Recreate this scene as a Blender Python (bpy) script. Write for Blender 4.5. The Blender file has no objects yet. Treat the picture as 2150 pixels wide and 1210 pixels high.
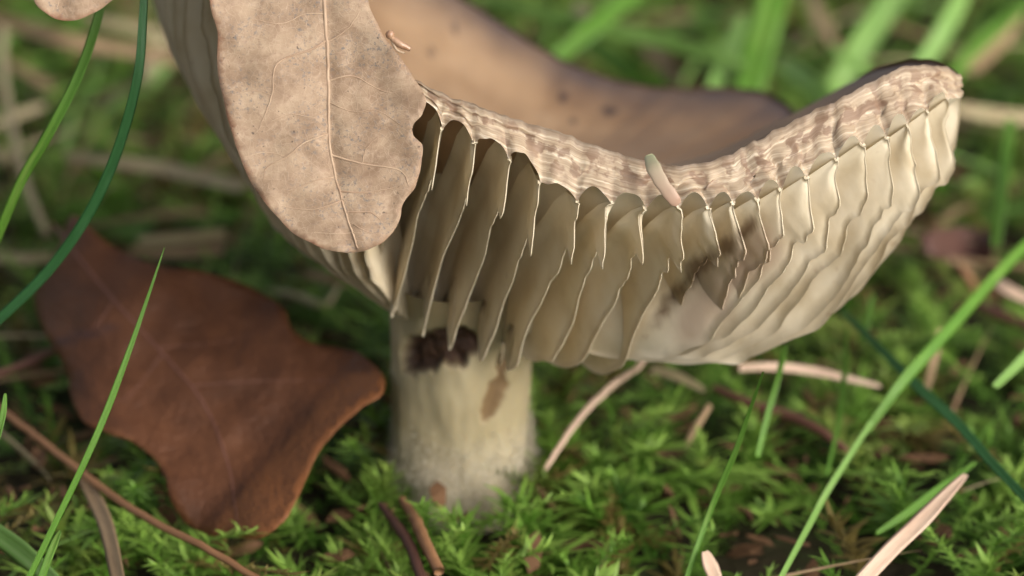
import bpy, math, random
import numpy as np
from mathutils import Vector, Matrix, noise, geometry

# ------------------------------------------------------------------ camera, sky, sun, exposure
# All design lengths are centimetres; CM turns them into metres.
CM = 0.01
PITCH = math.radians(25.0)
H = 16.8                       # camera height above the soil
TH = 0.1917                    # tan of half the horizontal field of view
FOCUS = 29.4
scene = bpy.context.scene
COL = scene.collection
cam_d = bpy.data.cameras.new('camera')
cam = bpy.data.objects.new('camera', cam_d)
COL.objects.link(cam)
cam.location = (0, 0, H * CM)
cam.rotation_euler = (math.pi / 2 - PITCH, 0, 0)
cam_d.sensor_width = 36
cam_d.lens = 18 / TH
cam_d.clip_start = 0.005
cam_d.clip_end = 500
cam_d.dof.use_dof = True
cam_d.dof.focus_distance = FOCUS * CM
cam_d.dof.aperture_fstop = 13.5
scene.camera = cam

SUN_EL = math.radians(27)
SUN_AZ = math.radians(50)      # measured from straight behind the camera towards its right
sun_dir = Vector((math.sin(SUN_AZ) * math.cos(SUN_EL), -math.cos(SUN_AZ) * math.cos(SUN_EL), math.sin(SUN_EL)))
world = bpy.data.worlds.new('World')
scene.world = world
world.use_nodes = True
wn = world.node_tree
sky = wn.nodes.new('ShaderNodeTexSky')
sky.sky_type = 'NISHITA'
sky.sun_disc = False
sky.sun_elevation = SUN_EL
sky.sun_rotation = math.atan2(sun_dir.x, sun_dir.y)
sky.air_density = 1.0
sky.dust_density = 4.0
sky.ozone_density = 0.6
hs = wn.nodes.new('ShaderNodeHueSaturation')     # an overcast sky: the clear sky's colour mostly washed out
hs.inputs['Saturation'].default_value = 0.35
wn.links.new(sky.outputs[0], hs.inputs['Color'])
wn.links.new(hs.outputs[0], wn.nodes['Background'].inputs[0])
wn.nodes['Background'].inputs[1].default_value = 0.105
sun_d = bpy.data.lights.new('sun', 'SUN')
sun_d.energy = 2.2
sun_d.angle = math.radians(55)
sun_d.color = (1.0, 0.96, 0.90)
sun = bpy.data.objects.new('sun', sun_d)
COL.objects.link(sun)
sun.rotation_euler = sun_dir.to_track_quat('Z', 'Y').to_euler()
scene.view_settings.view_transform = 'Standard'
scene.view_settings.look = 'None'
scene.view_settings.gamma = 1
scene.view_settings.exposure = 0.7
scene.render.engine = 'CYCLES'

random.seed(7)
rng = np.random.default_rng(11)
SP, CP = math.sin(PITCH), math.cos(PITCH)


def P(px, py, w):
    """point seen at pixel (px,py) of the 2150x1210 photograph, w cm along the optical axis -> cm"""
    a = (px - 1075) / 1075 * TH
    b = (605 - py) / 1075 * TH
    return np.array([w * a, w * (CP + b * SP), H + w * (-SP + b * CP)])


def G(px, py, z=0.0):
    """point seen at the pixel at height z above the soil"""
    b = (605 - py) / 1075 * TH
    w = (H - z) / (SP - b * CP)
    return P(px, py, w)


def proj(p):
    x, y, z = p[..., 0], p[..., 1], p[..., 2]
    w = y * CP + (H - z) * SP
    v = ((z - H) * CP + y * SP) / w
    return 1075 + x / w / TH * 1075, 605 - v / TH * 1075, w


def nz(x, y=0.0, z=0.0):
    return noise.noise((x, y, z))


def fbm(x, y=0.0, z=0.0, o=3):
    s, a = 0.0, 1.0
    for i in range(o):
        s += a * noise.noise((x, y, z)); x *= 2.1; y *= 2.1; z *= 2.1; a *= 0.5
    return s


def crom(pts, n, closed=False, k=None):
    """Catmull-Rom resampling of a polyline: n samples per whole curve"""
    p = np.asarray(pts, float)
    m = len(p)
    u = np.linspace(0, m if closed else m - 1, n, endpoint=not closed)
    i = np.floor(u).astype(int)
    if not closed:
        i = np.minimum(i, m - 2)
    f = (u - i)[:, None]
    ix = (lambda j: p[np.mod(j, m)]) if closed else (lambda j: p[np.clip(j, 0, m - 1)])
    a, b, c, d = ix(i - 1), ix(i), ix(i + 1), ix(i + 2)
    return 0.5 * (2 * b + (c - a) * f + (2 * a - 5 * b + 4 * c - d) * f ** 2 + (3 * b - a - 3 * c + d) * f ** 3)


def unit(v):
    return v / (np.linalg.norm(v, axis=-1, keepdims=True) + 1e-12)


# ------------------------------------------------------------------ mesh and object helpers
def mesh(name, verts, faces, mats, smooth=True, uv=None, col=None, fmat=None):
    me = bpy.data.meshes.new(name)
    v = np.asarray(verts, np.float32) * CM
    if isinstance(faces, np.ndarray):
        n, k = faces.shape
        me.vertices.add(len(v)); me.vertices.foreach_set('co', v.ravel())
        me.loops.add(n * k); me.loops.foreach_set('vertex_index', faces.ravel().astype(np.int32))
        me.polygons.add(n)
        me.polygons.foreach_set('loop_start', np.arange(0, n * k, k, dtype=np.int32))
        me.update(calc_edges=True)
    else:
        me.from_pydata([tuple(q) for q in v.tolist()], [], faces)
        me.update()
    for m in (mats if isinstance(mats, (list, tuple)) else [mats]):
        me.materials.append(m)
    if smooth:
        me.polygons.foreach_set('use_smooth', np.ones(len(me.polygons), bool))
    if fmat is not None:
        me.polygons.foreach_set('material_index', np.asarray(fmat, np.int32))
    if uv is not None:
        li = np.empty(len(me.loops), np.int32)
        me.loops.foreach_get('vertex_index', li)
        l = me.uv_layers.new(name='UVMap')
        l.data.foreach_set('uv', np.asarray(uv, np.float32)[li].ravel())
    if col is not None:
        a = me.color_attributes.new('tone', 'FLOAT_COLOR', 'POINT')
        c = np.asarray(col, np.float32)
        if c.shape[1] == 3:
            c = np.hstack([c, np.ones((len(c), 1), np.float32)])
        a.data.foreach_set('color', c.ravel())
    me.validate()
    return me


def link(name, me, parent=None):
    o = bpy.data.objects.new(name, me)
    COL.objects.link(o)
    if parent is not None:
        o.parent = parent
        o.matrix_parent_inverse = parent.matrix_basis.inverted()
    return o


def empty(name, loc):
    o = bpy.data.objects.new(name, None)
    COL.objects.link(o)
    o.location = Vector([float(c) * CM for c in loc])
    o.empty_display_size = 0.01
    return o


def tag(o, label=None, cat=None, group=None, kind=None):
    if label: o['label'] = label
    if cat: o['category'] = cat
    if group: o['group'] = group
    if kind: o['kind'] = kind
    return o


def grid_faces(nu, nv, cu=False, cv=False, off=0):
    iu = np.arange(nu if cu else nu - 1); iv = np.arange(nv if cv else nv - 1)
    a, b = np.meshgrid(iu, iv, indexing='ij')
    a, b = a.ravel(), b.ravel()
    a2, b2 = (a + 1) % nu, (b + 1) % nv
    return np.stack([a * nv + b, a2 * nv + b, a2 * nv + b2, a * nv + b2], 1) + off


# ------------------------------------------------------------------ materials
class Mat:
    def __init__(s, name):
        s.m = bpy.data.materials.new(name); s.m.use_nodes = True
        s.t = s.m.node_tree; s.b = s.t.nodes['Principled BSDF']
        s.out = s.t.nodes['Material Output']

    def n(s, kind, **kw):
        o = s.t.nodes.new('ShaderNode' + kind)
        for k, v in kw.items():
            if k in o.inputs: s.set(o.inputs[k], v)
            elif hasattr(o, k): setattr(o, k, v)
        return o

    def set(s, sock, v):
        if isinstance(v, bpy.types.NodeSocket): s.t.links.new(v, sock)
        elif isinstance(v, (tuple, list)) and len(v) == 3 and sock.type == 'RGBA': sock.default_value = (*v, 1)
        else: sock.default_value = v

    def coords(s, what='Object', scale=(1, 1, 1), rot=(0, 0, 0)):
        c = s.n('TexCoord')
        mp = s.n('Mapping')
        s.set(mp.inputs['Vector'], c.outputs[what])
        mp.inputs['Scale'].default_value = scale
        mp.inputs['Rotation'].default_value = rot
        return mp.outputs[0]

    def noise(s, vec, scale, detail=4, rough=0.55, dist=0.0):
        return s.n('TexNoise', Vector=vec, Scale=scale, Detail=detail, Roughness=rough, Distortion=dist).outputs['Fac']

    def ramp(s, fac, stops):
        r = s.n('ValToRGB')
        s.set(r.inputs[0], fac)
        e = r.color_ramp.elements
        while len(e) < len(stops): e.new(0.5)
        for el, (p, c) in zip(e, stops):
            el.position = p
            el.color = (*c, 1) if len(c) == 3 else c
        return r.outputs[0]

    def mix(s, fac, a, b, mode='MIX'):
        x = s.n('Mix', data_type='RGBA', blend_type=mode)
        s.set(x.inputs[0], fac); s.set(x.inputs[6], a); s.set(x.inputs[7], b)
        return x.outputs[2]

    def math(s, op, a, b=0.0, clamp=False):
        x = s.n('Math', operation=op, use_clamp=clamp)
        s.set(x.inputs[0], a); s.set(x.inputs[1], b)
        return x.outputs[0]

    def bump(s, h, strength=0.4, dist=0.0003):
        x = s.n('Bump', Strength=strength, Distance=dist, Height=h)
        s.set(s.b.inputs['Normal'], x.outputs[0])
        return x.outputs[0]

    def tone(s):
        a = s.n('Attribute', attribute_name='tone')
        x = s.n('SeparateColor')
        s.set(x.inputs[0], a.outputs['Color'])
        return a.outputs['Color'], x.outputs[0], x.outputs[1], x.outputs[2]

    def done(s, color, rough=0.7, spec=0.3, sss=0.0, rad=(1, .6, .3), sscale=0.001, trans=0.0, tcol=None):
        s.set(s.b.inputs['Base Color'], color)
        s.set(s.b.inputs['Roughness'], rough)
        s.b.inputs['Specular IOR Level'].default_value = spec
        if sss:
            s.b.inputs['Subsurface Weight'].default_value = sss
            s.b.inputs['Subsurface Radius'].default_value = rad
            s.b.inputs['Subsurface Scale'].default_value = sscale
        if trans:
            tr = s.n('BsdfTranslucent')
            s.set(tr.inputs[0], tcol if tcol is not None else color)
            mx = s.n('MixShader'); mx.inputs[0].default_value = trans
            s.t.links.new(s.b.outputs[0], mx.inputs[1]); s.t.links.new(tr.outputs[0], mx.inputs[2])
            s.t.links.new(mx.outputs[0], s.out.inputs['Surface'])
        return s.m


def mat_gill():
    # tone: R = closeness to the free edge, G = brown rot, B = pinkish bruise
    m = Mat('gill_flesh'); _, r, g, b = m.tone()
    v = m.coords('Object', (1, 1, 1))
    n1 = m.noise(v, 160, 5); n2 = m.noise(v, 700, 4)
    c = m.ramp(n1, [(0.30, (0.60, 0.50, 0.335)), (0.52, (0.74, 0.65, 0.485)), (0.75, (0.81, 0.735, 0.585))])
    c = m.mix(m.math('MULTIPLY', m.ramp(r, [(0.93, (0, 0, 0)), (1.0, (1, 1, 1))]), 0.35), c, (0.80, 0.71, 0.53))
    spots = m.ramp(m.noise(v, 420, 2), [(0.68, (0, 0, 0)), (0.76, (1, 1, 1))])
    c = m.mix(m.math('MULTIPLY', spots, 0.28), c, (0.34, 0.19, 0.11))
    c = m.mix(m.math('MULTIPLY', b, 0.8), c, (0.46, 0.32, 0.24))
    rot = m.math('MULTIPLY', m.ramp(m.math('ADD', g, m.math('MULTIPLY', m.math('SUBTRACT', m.noise(v, 300, 4), 0.5), 0.9)), [(0.12, (0, 0, 0)), (0.95, (1, 1, 1))]), 0.9)
    c = m.mix(rot, c, m.ramp(n1, [(0.35, (0.10, 0.058, 0.038)), (0.7, (0.22, 0.14, 0.095))]))
    m.bump(m.math('ADD', n1, m.math('MULTIPLY', n2, 0.4)), 0.35, 0.0003)
    return m.done(c, 0.55, 0.35, trans=0.28, tcol=(0.85, 0.72, 0.48))


def mat_skin():
    # tone: R = towards the rim, G = speck
    m = Mat('cap_skin'); _, r, g, b = m.tone()
    v = m.coords('Object')
    n1 = m.noise(v, 70, 5, 0.6); n2 = m.noise(v, 420, 4)
    base = m.ramp(n1, [(0.28, (0.19, 0.105, 0.052)), (0.5, (0.30, 0.185, 0.10)), (0.72, (0.39, 0.255, 0.15))])
    base = m.mix(m.math('MULTIPLY', n2, 0.25), base, (0.36, 0.23, 0.13))
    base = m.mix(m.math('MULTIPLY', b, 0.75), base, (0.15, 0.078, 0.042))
    base = m.mix(m.math('MULTIPLY', r, 0.92), base, (0.062, 0.045, 0.045))
    base = m.mix(g, base, (0.05, 0.03, 0.025))
    m.bump(m.math('ADD', n1, m.math('MULTIPLY', n2, 0.3)), 0.35, 0.0004)
    return m.done(base, 0.5, 0.4, sss=0.15, sscale=0.001)


def mat_broken():
    # broken edge; UV u runs along the break in cm, v across it
    m = Mat('broken_flesh'); _, r, g, b = m.tone()
    v1 = m.coords('UV', (1.0, 24, 1)); v2 = m.coords('UV', (3.0, 3.2, 1)); v3 = m.coords('UV', (3.5, 38, 1))
    f = m.noise(v1, 1.0, 5, 0.65, 0.1); f2 = m.noise(v3, 1.0, 4, 0.6)
    c = m.ramp(f, [(0.28, (0.20, 0.13, 0.08)), (0.43, (0.32, 0.235, 0.155)), (0.56, (0.43, 0.335, 0.235)), (0.70, (0.70, 0.61, 0.47))])
    pat = m.ramp(m.noise(v2, 1.7, 3, 0.5), [(0.49, (0, 0, 0)), (0.56, (1, 1, 1))])
    c = m.mix(m.math('MULTIPLY', pat, m.math('MULTIPLY', g, 0.75)), c, (0.16, 0.085, 0.05))
    c = m.mix(m.math('MULTIPLY', r, 0.85), c, (0.12, 0.078, 0.05))
    dots = m.ramp(m.noise(v3, 1.7, 1), [(0.75, (0, 0, 0)), (0.79, (1, 1, 1))])
    c = m.mix(m.math('MULTIPLY', dots, 0.35), c, (0.08, 0.05, 0.035))
    m.bump(m.math('ADD', m.math('MULTIPLY', f, 0.5), m.math('MULTIPLY', f2, 0.6)), 0.2, 0.0003)
    return m.done(c, 0.6, 0.4, sss=0.3, rad=(1, .7, .4), sscale=0.0012)


def mat_stem():
    m = Mat('stem_skin'); _, r, g, b = m.tone()
    v = m.coords('Object', (1, 1, 0.3)); v2 = m.coords('Object')
    n1 = m.noise(v, 220, 5, 0.6); n2 = m.noise(v2, 130, 4)
    c = m.ramp(n1, [(0.25, (0.27, 0.22, 0.125)), (0.6, (0.335, 0.28, 0.17)), (0.85, (0.39, 0.335, 0.215))])
    c = m.mix(m.math('MULTIPLY', m.ramp(n2, [(0.5, (0, 0, 0)), (0.7, (1, 1, 1))]), 0.5), c, (0.23, 0.185, 0.10))
    c = m.mix(m.math('MULTIPLY', b, m.ramp(n2, [(0.3, (0.35,) * 3), (0.6, (1,) * 3)])), c, (0.45, 0.39, 0.29))
    c = m.mix(m.math('MULTIPLY', g, 0.9), c, m.ramp(n2, [(0.35, (0.075, 0.04, 0.016)), (0.65, (0.13, 0.075, 0.032))]))
    c = m.mix(r, c, m.ramp(n2, [(0.35, (0.022, 0.011, 0.006)), (0.65, (0.06, 0.03, 0.017))]))
    m.bump(n1, 0.1, 0.0003)
    return m.done(c, 0.7, 0.25, sss=0.3, sscale=0.001)


def mat_pale_leaf():
    m = Mat('pale_dead_leaf'); _, r, g, b = m.tone()
    v = m.coords('UV', (1, 1, 1))
    n1 = m.noise(v, 3.2, 6, 0.62); n2 = m.noise(v, 13, 5, 0.65); n3 = m.noise(v, 45, 3)
    c = m.ramp(n1, [(0.30, (0.20, 0.127, 0.078)), (0.5, (0.29, 0.20, 0.13)), (0.70, (0.37, 0.27, 0.18))])
    blot = m.ramp(n2, [(0.55, (0, 0, 0)), (0.70, (1, 1, 1))])
    c = m.mix(m.math('MULTIPLY', blot, 0.65), c, (0.20, 0.12, 0.08))
    pale = m.ramp(m.noise(v, 7, 4, 0.6, 0.5), [(0.52, (0, 0, 0)), (0.70, (1, 1, 1))])
    c = m.mix(m.math('MULTIPLY', pale, 0.4), c, (0.48, 0.36, 0.255))
    clump = m.ramp(m.noise(v, 2.6, 3), [(0.44, (0, 0, 0)), (0.58, (1, 1, 1))])
    mould = m.ramp(m.noise(v, 24, 4, 0.7), [(0.53, (0, 0, 0)), (0.64, (1, 1, 1))])
    c = m.mix(m.math('MULTIPLY', m.math('MULTIPLY', mould, clump), 0.8), c, (0.12, 0.115, 0.115))
    speck = m.ramp(m.noise(v, 19, 1), [(0.735, (0, 0, 0)), (0.77, (1, 1, 1))])
    c = m.mix(m.math('MULTIPLY', speck, 0.75), c, (0.05, 0.035, 0.03))
    c = m.mix(m.math('MULTIPLY', r, 0.7), c, (0.30, 0.105, 0.05))
    cells = m.n('TexVoronoi', feature='DISTANCE_TO_EDGE', Vector=v, Scale=14.0, Randomness=1.0).outputs[0]
    net = m.ramp(cells, [(0.0, (1, 1, 1)), (0.05, (0, 0, 0))])
    c = m.mix(m.math('MULTIPLY', net, 0.12), c, (0.62, 0.50, 0.38))
    m.bump(m.math('ADD', m.math('MULTIPLY', n2, 0.4), m.math('ADD', m.math('MULTIPLY', n3, 0.12), m.math('MULTIPLY', net, 0.12))), 0.4, 0.0004)
    return m.done(c, 0.62, 0.3, trans=0.10)


def mat_vein():
    m = Mat('leaf_vein'); v = m.coords('Object')
    n = m.noise(v, 300, 4)
    c = m.ramp(n, [(0.3, (0.28, 0.18, 0.115)), (0.7, (0.44, 0.325, 0.225))])
    m.bump(n, 0.4, 0.0002)
    return m.done(c, 0.6, 0.3)


def mat_brown_leaf():
    m = Mat('brown_dead_leaf'); _, r, g, b = m.tone()
    v = m.coords('UV')
    n1 = m.noise(v, 1.6, 5, 0.6); n2 = m.noise(v, 14, 4)
    c = m.ramp(n1, [(0.3, (0.062, 0.023, 0.010)), (0.52, (0.098, 0.037, 0.016)), (0.75, (0.14, 0.055, 0.024))])
    c = m.mix(m.math('MULTIPLY', r, 0.85), c, (0.20, 0.075, 0.026))
    c = m.mix(m.math('MULTIPLY', g, 0.85), c, (0.04, 0.022, 0.025))
    c = m.mix(m.math('MULTIPLY', m.ramp(n2, [(0.55, (0, 0, 0)), (0.75, (1, 1, 1))]), 0.35), c, (0.08, 0.028, 0.014))
    m.bump(m.math('ADD', n2, m.noise(v, 5, 4)), 0.5, 0.0008)
    return m.done(c, 0.6, 0.3, trans=0.12)


def mat_blade(name, a, bcol, tip, rough=0.42, trans=0.3):
    # tone: R = along, G = random, B = across
    m = Mat(name); _, r, g, b = m.tone()
    v = m.coords('UV', (1, 1, 1))
    n = m.noise(v, 2.0, 4, 0.6)
    stripe = m.noise(m.coords('UV', (14, 0.4, 1)), 1.0, 3)
    c = m.mix(m.ramp(n, [(0.3, (0, 0, 0)), (0.7, (1, 1, 1))]), a, bcol)
    c = m.mix(m.math('MULTIPLY', m.ramp(stripe, [(0.4, (0, 0, 0)), (0.65, (1, 1, 1))]), 0.35), c, tip)
    patch = m.ramp(m.noise(v, 0.9, 3), [(0.58, (0, 0, 0)), (0.68, (1, 1, 1))])
    c = m.mix(m.math('MULTIPLY', patch, 0.45), c, tip)
    m.bump(stripe, 0.5, 0.0002)
    return m.done(c, rough, 0.4, trans=trans)


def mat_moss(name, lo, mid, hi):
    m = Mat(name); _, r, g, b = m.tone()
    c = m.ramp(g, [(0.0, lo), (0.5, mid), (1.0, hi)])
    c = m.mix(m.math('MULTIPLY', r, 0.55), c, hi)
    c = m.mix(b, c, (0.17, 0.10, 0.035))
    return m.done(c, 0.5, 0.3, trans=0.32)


def mat_soil():
    m = Mat('dark_soil'); v = m.coords('Object')
    n1 = m.noise(v, 60, 6, 0.65); n2 = m.noise(v, 500, 4)
    c = m.ramp(n1, [(0.3, (0.014, 0.010, 0.006)), (0.5, (0.030, 0.024, 0.011)), (0.62, (0.028, 0.036, 0.011)), (0.8, (0.05, 0.035, 0.017))])
    far = m.ramp(m.noise(v, 3, 5), [(0.35, (0.030, 0.055, 0.014)), (0.65, (0.06, 0.085, 0.025))])
    d = m.n('VectorMath', operation='LENGTH'); m.set(d.inputs[0], v)
    c = m.mix(m.math('MULTIPLY', m.math('SUBTRACT', d.outputs['Value'], 0.7), 1.5, True), c, far)
    m.bump(m.math('ADD', n1, m.math('MULTIPLY', n2, 0.4)), 0.9, 0.002)
    return m.done(c, 0.9, 0.2)


def mat_scrap():
    m = Mat('petal_scrap'); _, r, g, b = m.tone(); v = m.coords('Object')
    n = m.noise(v, 260, 4)
    c = m.ramp(m.math('ADD', r, m.math('MULTIPLY', m.math('SUBTRACT', n, 0.5), 0.4)), [(0.0, (0.40, 0.42, 0.24)), (0.35, (0.47, 0.38, 0.27)), (0.9, (0.47, 0.30, 0.22))])
    m.bump(n, 0.5, 0.0003)
    return m.done(c, 0.4, 0.4, trans=0.25)


def mat_plain(name, a, b, scale=250, rough=0.7, spec=0.3, trans=0.0, sss=0.0):
    m = Mat(name); v = m.coords('Object')
    n = m.noise(v, scale, 5, 0.6)
    c = m.ramp(n, [(0.3, a), (0.7, b)])
    m.bump(n, 0.5, 0.0003)
    return m.done(c, rough, spec, trans=trans, sss=sss)


M = dict(
    gill=mat_gill(), skin=mat_skin(), broken=mat_broken(), stem=mat_stem(), leaf=mat_pale_leaf(), vein=mat_vein(),
    brown=mat_brown_leaf(), soil=mat_soil(),
    bright=mat_blade('bright_grass', (0.060, 0.175, 0.012), (0.085, 0.22, 0.018), (0.22, 0.33, 0.07)),
    teal=mat_blade('dark_grass', (0.020, 0.085, 0.022), (0.028, 0.11, 0.030), (0.06, 0.16, 0.06)),
    pale=mat_blade('pale_grass', (0.17, 0.34, 0.065), (0.22, 0.40, 0.09), (0.36, 0.49, 0.19)),
    mid=mat_blade('mid_grass', (0.075, 0.21, 0.016), (0.125, 0.28, 0.028), (0.23, 0.37, 0.075)),
    straw=mat_blade('dry_straw', (0.36, 0.28, 0.15), (0.48, 0.39, 0.23), (0.58, 0.50, 0.33), 0.6, 0.12),
    pink=mat_blade('pinkish_straw', (0.50, 0.33, 0.23), (0.60, 0.43, 0.31), (0.66, 0.52, 0.42), 0.6, 0.1),
    tan=mat_blade('tan_straw', (0.23, 0.145, 0.075), (0.33, 0.22, 0.12), (0.42, 0.30, 0.18), 0.6, 0.1),
    rust=mat_blade('rusty_stem', (0.17, 0.075, 0.032), (0.25, 0.12, 0.055), (0.33, 0.19, 0.10), 0.55, 0.05),
    dark=mat_blade('dark_twig', (0.045, 0.018, 0.012), (0.085, 0.034, 0.022), (0.12, 0.055, 0.04), 0.6, 0.0),
    redtwig=mat_blade('red_twig', (0.115, 0.045, 0.03), (0.155, 0.065, 0.045), (0.20, 0.10, 0.07), 0.6, 0.0),
    moss=mat_moss('feather_moss', (0.018, 0.072, 0.008), (0.10, 0.235, 0.022), (0.26, 0.40, 0.075)),
    fuzz=mat_plain('white_mould', (0.42, 0.37, 0.28), (0.52, 0.47, 0.37), 300, 0.9, 0.1, trans=0.3),
    litter=mat_plain('leaf_litter', (0.045, 0.022, 0.011), (0.17, 0.09, 0.045), 130, 0.8, 0.2),
    scrap=mat_scrap(),
    bead=mat_plain('seed_skin', (0.25, 0.11, 0.055), (0.42, 0.28, 0.18), 600, 0.2, 0.6),
)

# ------------------------------------------------------------------ ground
def ground_z(x, y):
    d = math.hypot(x + 0.6, y - 29.4)
    damp = 1 / (1 + (d / 60) ** 2)
    return damp * (0.30 * nz(x * 0.16 + 3, y * 0.16) + 0.16 * nz(x * 0.5, y * 0.5 + 9)) - 0.05 - 0.20 * min(5.0, max(0.0, 28.2 - y)) + 0.45 * math.exp(-(d / 2.2) ** 2)


def ground():
    k = np.linspace(-1, 1, 171)
    ax = np.sinh(k * 7.2) / np.sinh(7.2) * 6000 + k * 45
    X, Y = np.meshgrid(ax, ax + 36, indexing='ij')
    Z = np.array([ground_z(float(a), float(b)) for a, b in zip(X.ravel(), Y.ravel())])
    v = np.stack([X.ravel(), Y.ravel(), Z], 1)
    o = link('ground', mesh('ground', v, grid_faces(171, 171), M['soil']))
    tag(o, kind='structure')


ground()

# ------------------------------------------------------------------ the mushroom
STEM = np.array([-0.62, 29.35])     # stem axis
HOLLOW = None
SWIRL = math.radians(-8)           # the gills run into the stem at a slant
APEX = 3.00                         # where the gills meet the stem
RIM = [  # (top edge px,py,w), (lower edge px,py,w), natural margin?
    ((2018, 160, 31.0), (2021, 200, 30.9), 0.3), ((1978, 139, 30.6), (1987, 212, 30.4), 0), ((1905, 140, 30.2), (1925, 250, 30.0), 0),
    ((1832, 170, 30.0), (1852, 282, 29.8), 0), ((1760, 210, 29.8), (1768, 322, 29.6), 0), ((1680, 247, 29.7), (1693, 366, 29.5), 0),
    ((1600, 289, 29.6), (1625, 402, 29.4), 0), ((1530, 324, 29.55), (1550, 422, 29.35), 0), ((1460, 346, 29.5), (1465, 430, 29.3), 0),
    ((1370, 340, 29.5), (1370, 432, 29.3), 0), ((1280, 316, 29.5), (1270, 424, 29.3), 0), ((1180, 280, 29.5), (1165, 402, 29.3), 0),
    ((1090, 252, 29.5), (1095, 345, 29.3), 0), ((1000, 222, 29.5), (1012, 306, 29.3), 0), ((920, 192, 29.55), (930, 258, 29.4), 0),
    ((840, 150, 29.65), (850, 210, 29.5), 0), ((740, 90, 29.8), (745, 150, 29.7), 0), ((620, 10, 30.1), (620, 70, 30.0), 0),
    ((500, -70, 30.6), (495, -25, 30.5), 0.2), ((400, -130, 31.3), (392, -100, 31.3), 0.7), ((320, -170, 32.5), (311, -150, 32.5), 1),
    ((300, -190, 34.0), (292, -172, 34.0), 1), ((350, -200, 35.4), (345, -182, 35.4), 1), ((480, -190, 36.2), (478, -170, 36.2), 1),
    ((640, -150, 36.7), (640, -130, 36.7), 1), ((800, -90, 36.9), (800, -70, 36.9), 1), ((930, -28, 37.0), (930, -8, 37.0), 1),
    ((1045, 40, 36.9), (1045, 60, 36.9), 1), ((1130, 95, 36.8), (1130, 115, 36.8), 1), ((1220, 140, 36.7), (1220, 160, 36.7), 1),
    ((1320, 172, 36.6), (1320, 192, 36.6), 1), ((1430, 183, 36.4), (1430, 203, 36.4), 1), ((1540, 184, 36.2), (1540, 204, 36.2), 1),
    ((1620, 198, 35.9), (1620, 216, 35.9), 1), ((1672, 236, 35.4), (1672, 252, 35.4), 1), ((1716, 262, 34.6), (1718, 280, 34.6), 1),
    ((1765, 197, 33.4), (1772, 232, 33.4), 1), ((1826, 147, 32.6), (1840, 190, 32.6), 1), ((1900, 127, 32.0), (1915, 172, 32.0), 1),
    ((1968, 127, 31.5), (1985, 170, 31.5), 0.8)]
NS = 600
rtop = crom([P(*a) for a, b, c in RIM], NS, True)
rbot = crom([P(*b) for a, b, c in RIM], NS, True)
natural = np.clip(crom([[c, 0, 0] for a, b, c in RIM], NS, True)[:, 0], 0, 1)
# torn ends of the gills along the break, by the column where each meets it; the flesh arches up between them
WALLS = [1990, 1948, 1907, 1862, 1810, 1757, 1694, 1640, 1590, 1540, 1488, 1425, 1356, 1286, 1212, 1135, 1068, 998, 930, 868, 806, 744, 682, 622]
_qx = proj(rbot)[0]
for i in range(int(NS * 18 / len(RIM))):
    for a, b in zip(WALLS[:-1], WALLS[1:]):
        if b < _qx[i] <= a:
            k = math.sin(math.pi * (a - _qx[i]) / (a - b))
            rbot[i, 2] += (0.17 * k ** (0.6 + 0.5 * nz(a * 0.7, 9)) - 0.06) * (1 + 1.3 * nz(a * 0.37, 2))
            rbot[i, 1] += 0.06 * k
# the break is ragged
for i in range(NS):
    k = 1 - natural[i]
    s = i * 0.066
    rtop[i] += k * np.array([0, 0.06 * nz(s * 2.1, 5), 0.035 * nz(s * 3.3, 1) + 0.014 * nz(s * 8, 2)])
    rbot[i] += k * np.array([0, 0.08 * nz(s * 2.7, 8), 0.03 * nz(s * 4.1, 3)])
    rtop[i, 2] += natural[i] * 0.03 * nz(s * 2.0, 7)
seg = np.linalg.norm(np.diff(np.vstack([rtop, rtop[:1]]), axis=0), axis=1)
arc = np.concatenate([[0], np.cumsum(seg)[:-1]])


def radial_frame(i):
    """outward horizontal direction and sideways direction at rim sample i"""
    d = rbot[i, :2] - STEM
    d = d / np.linalg.norm(d)
    return np.array([d[0], d[1], 0]), np.array([-d[1], d[0], 0])


def rim_at_px(px):
    """fractional rim sample on the broken front edge under the given pixel column"""
    qx, qy, w = proj(rbot)
    for i in range(int(NS * 18 / len(RIM))):
        if qx[i] >= px >= qx[i + 1]:
            return i + (qx[i] - px) / (qx[i] - qx[i + 1])
    return 0


# where the roots of the front gills turn in towards the stem: rim column -> (px, py, w)
TURN = [(1540, (1345, 640, 31.85)), (1488, (1290, 628, 31.8)),
        (1425, (1232, 645, 31.8)), (1356, (1172, 642, 31.8)), (1286, (1118, 638, 31.8)), (1212, (1065, 634, 31.8)), (1135, (1012, 618, 31.8)), (1068, (948, 596, 31.8)),
        (998, (892, 576, 31.8)), (930, (842, 548, 31.8)), (868, (800, 520, 31.85)), (806, (768, 490, 31.9))]
turn_f = np.array([rim_at_px(a) for a, b in TURN])
turn_p = np.array([P(*b) for a, b in TURN])


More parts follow.
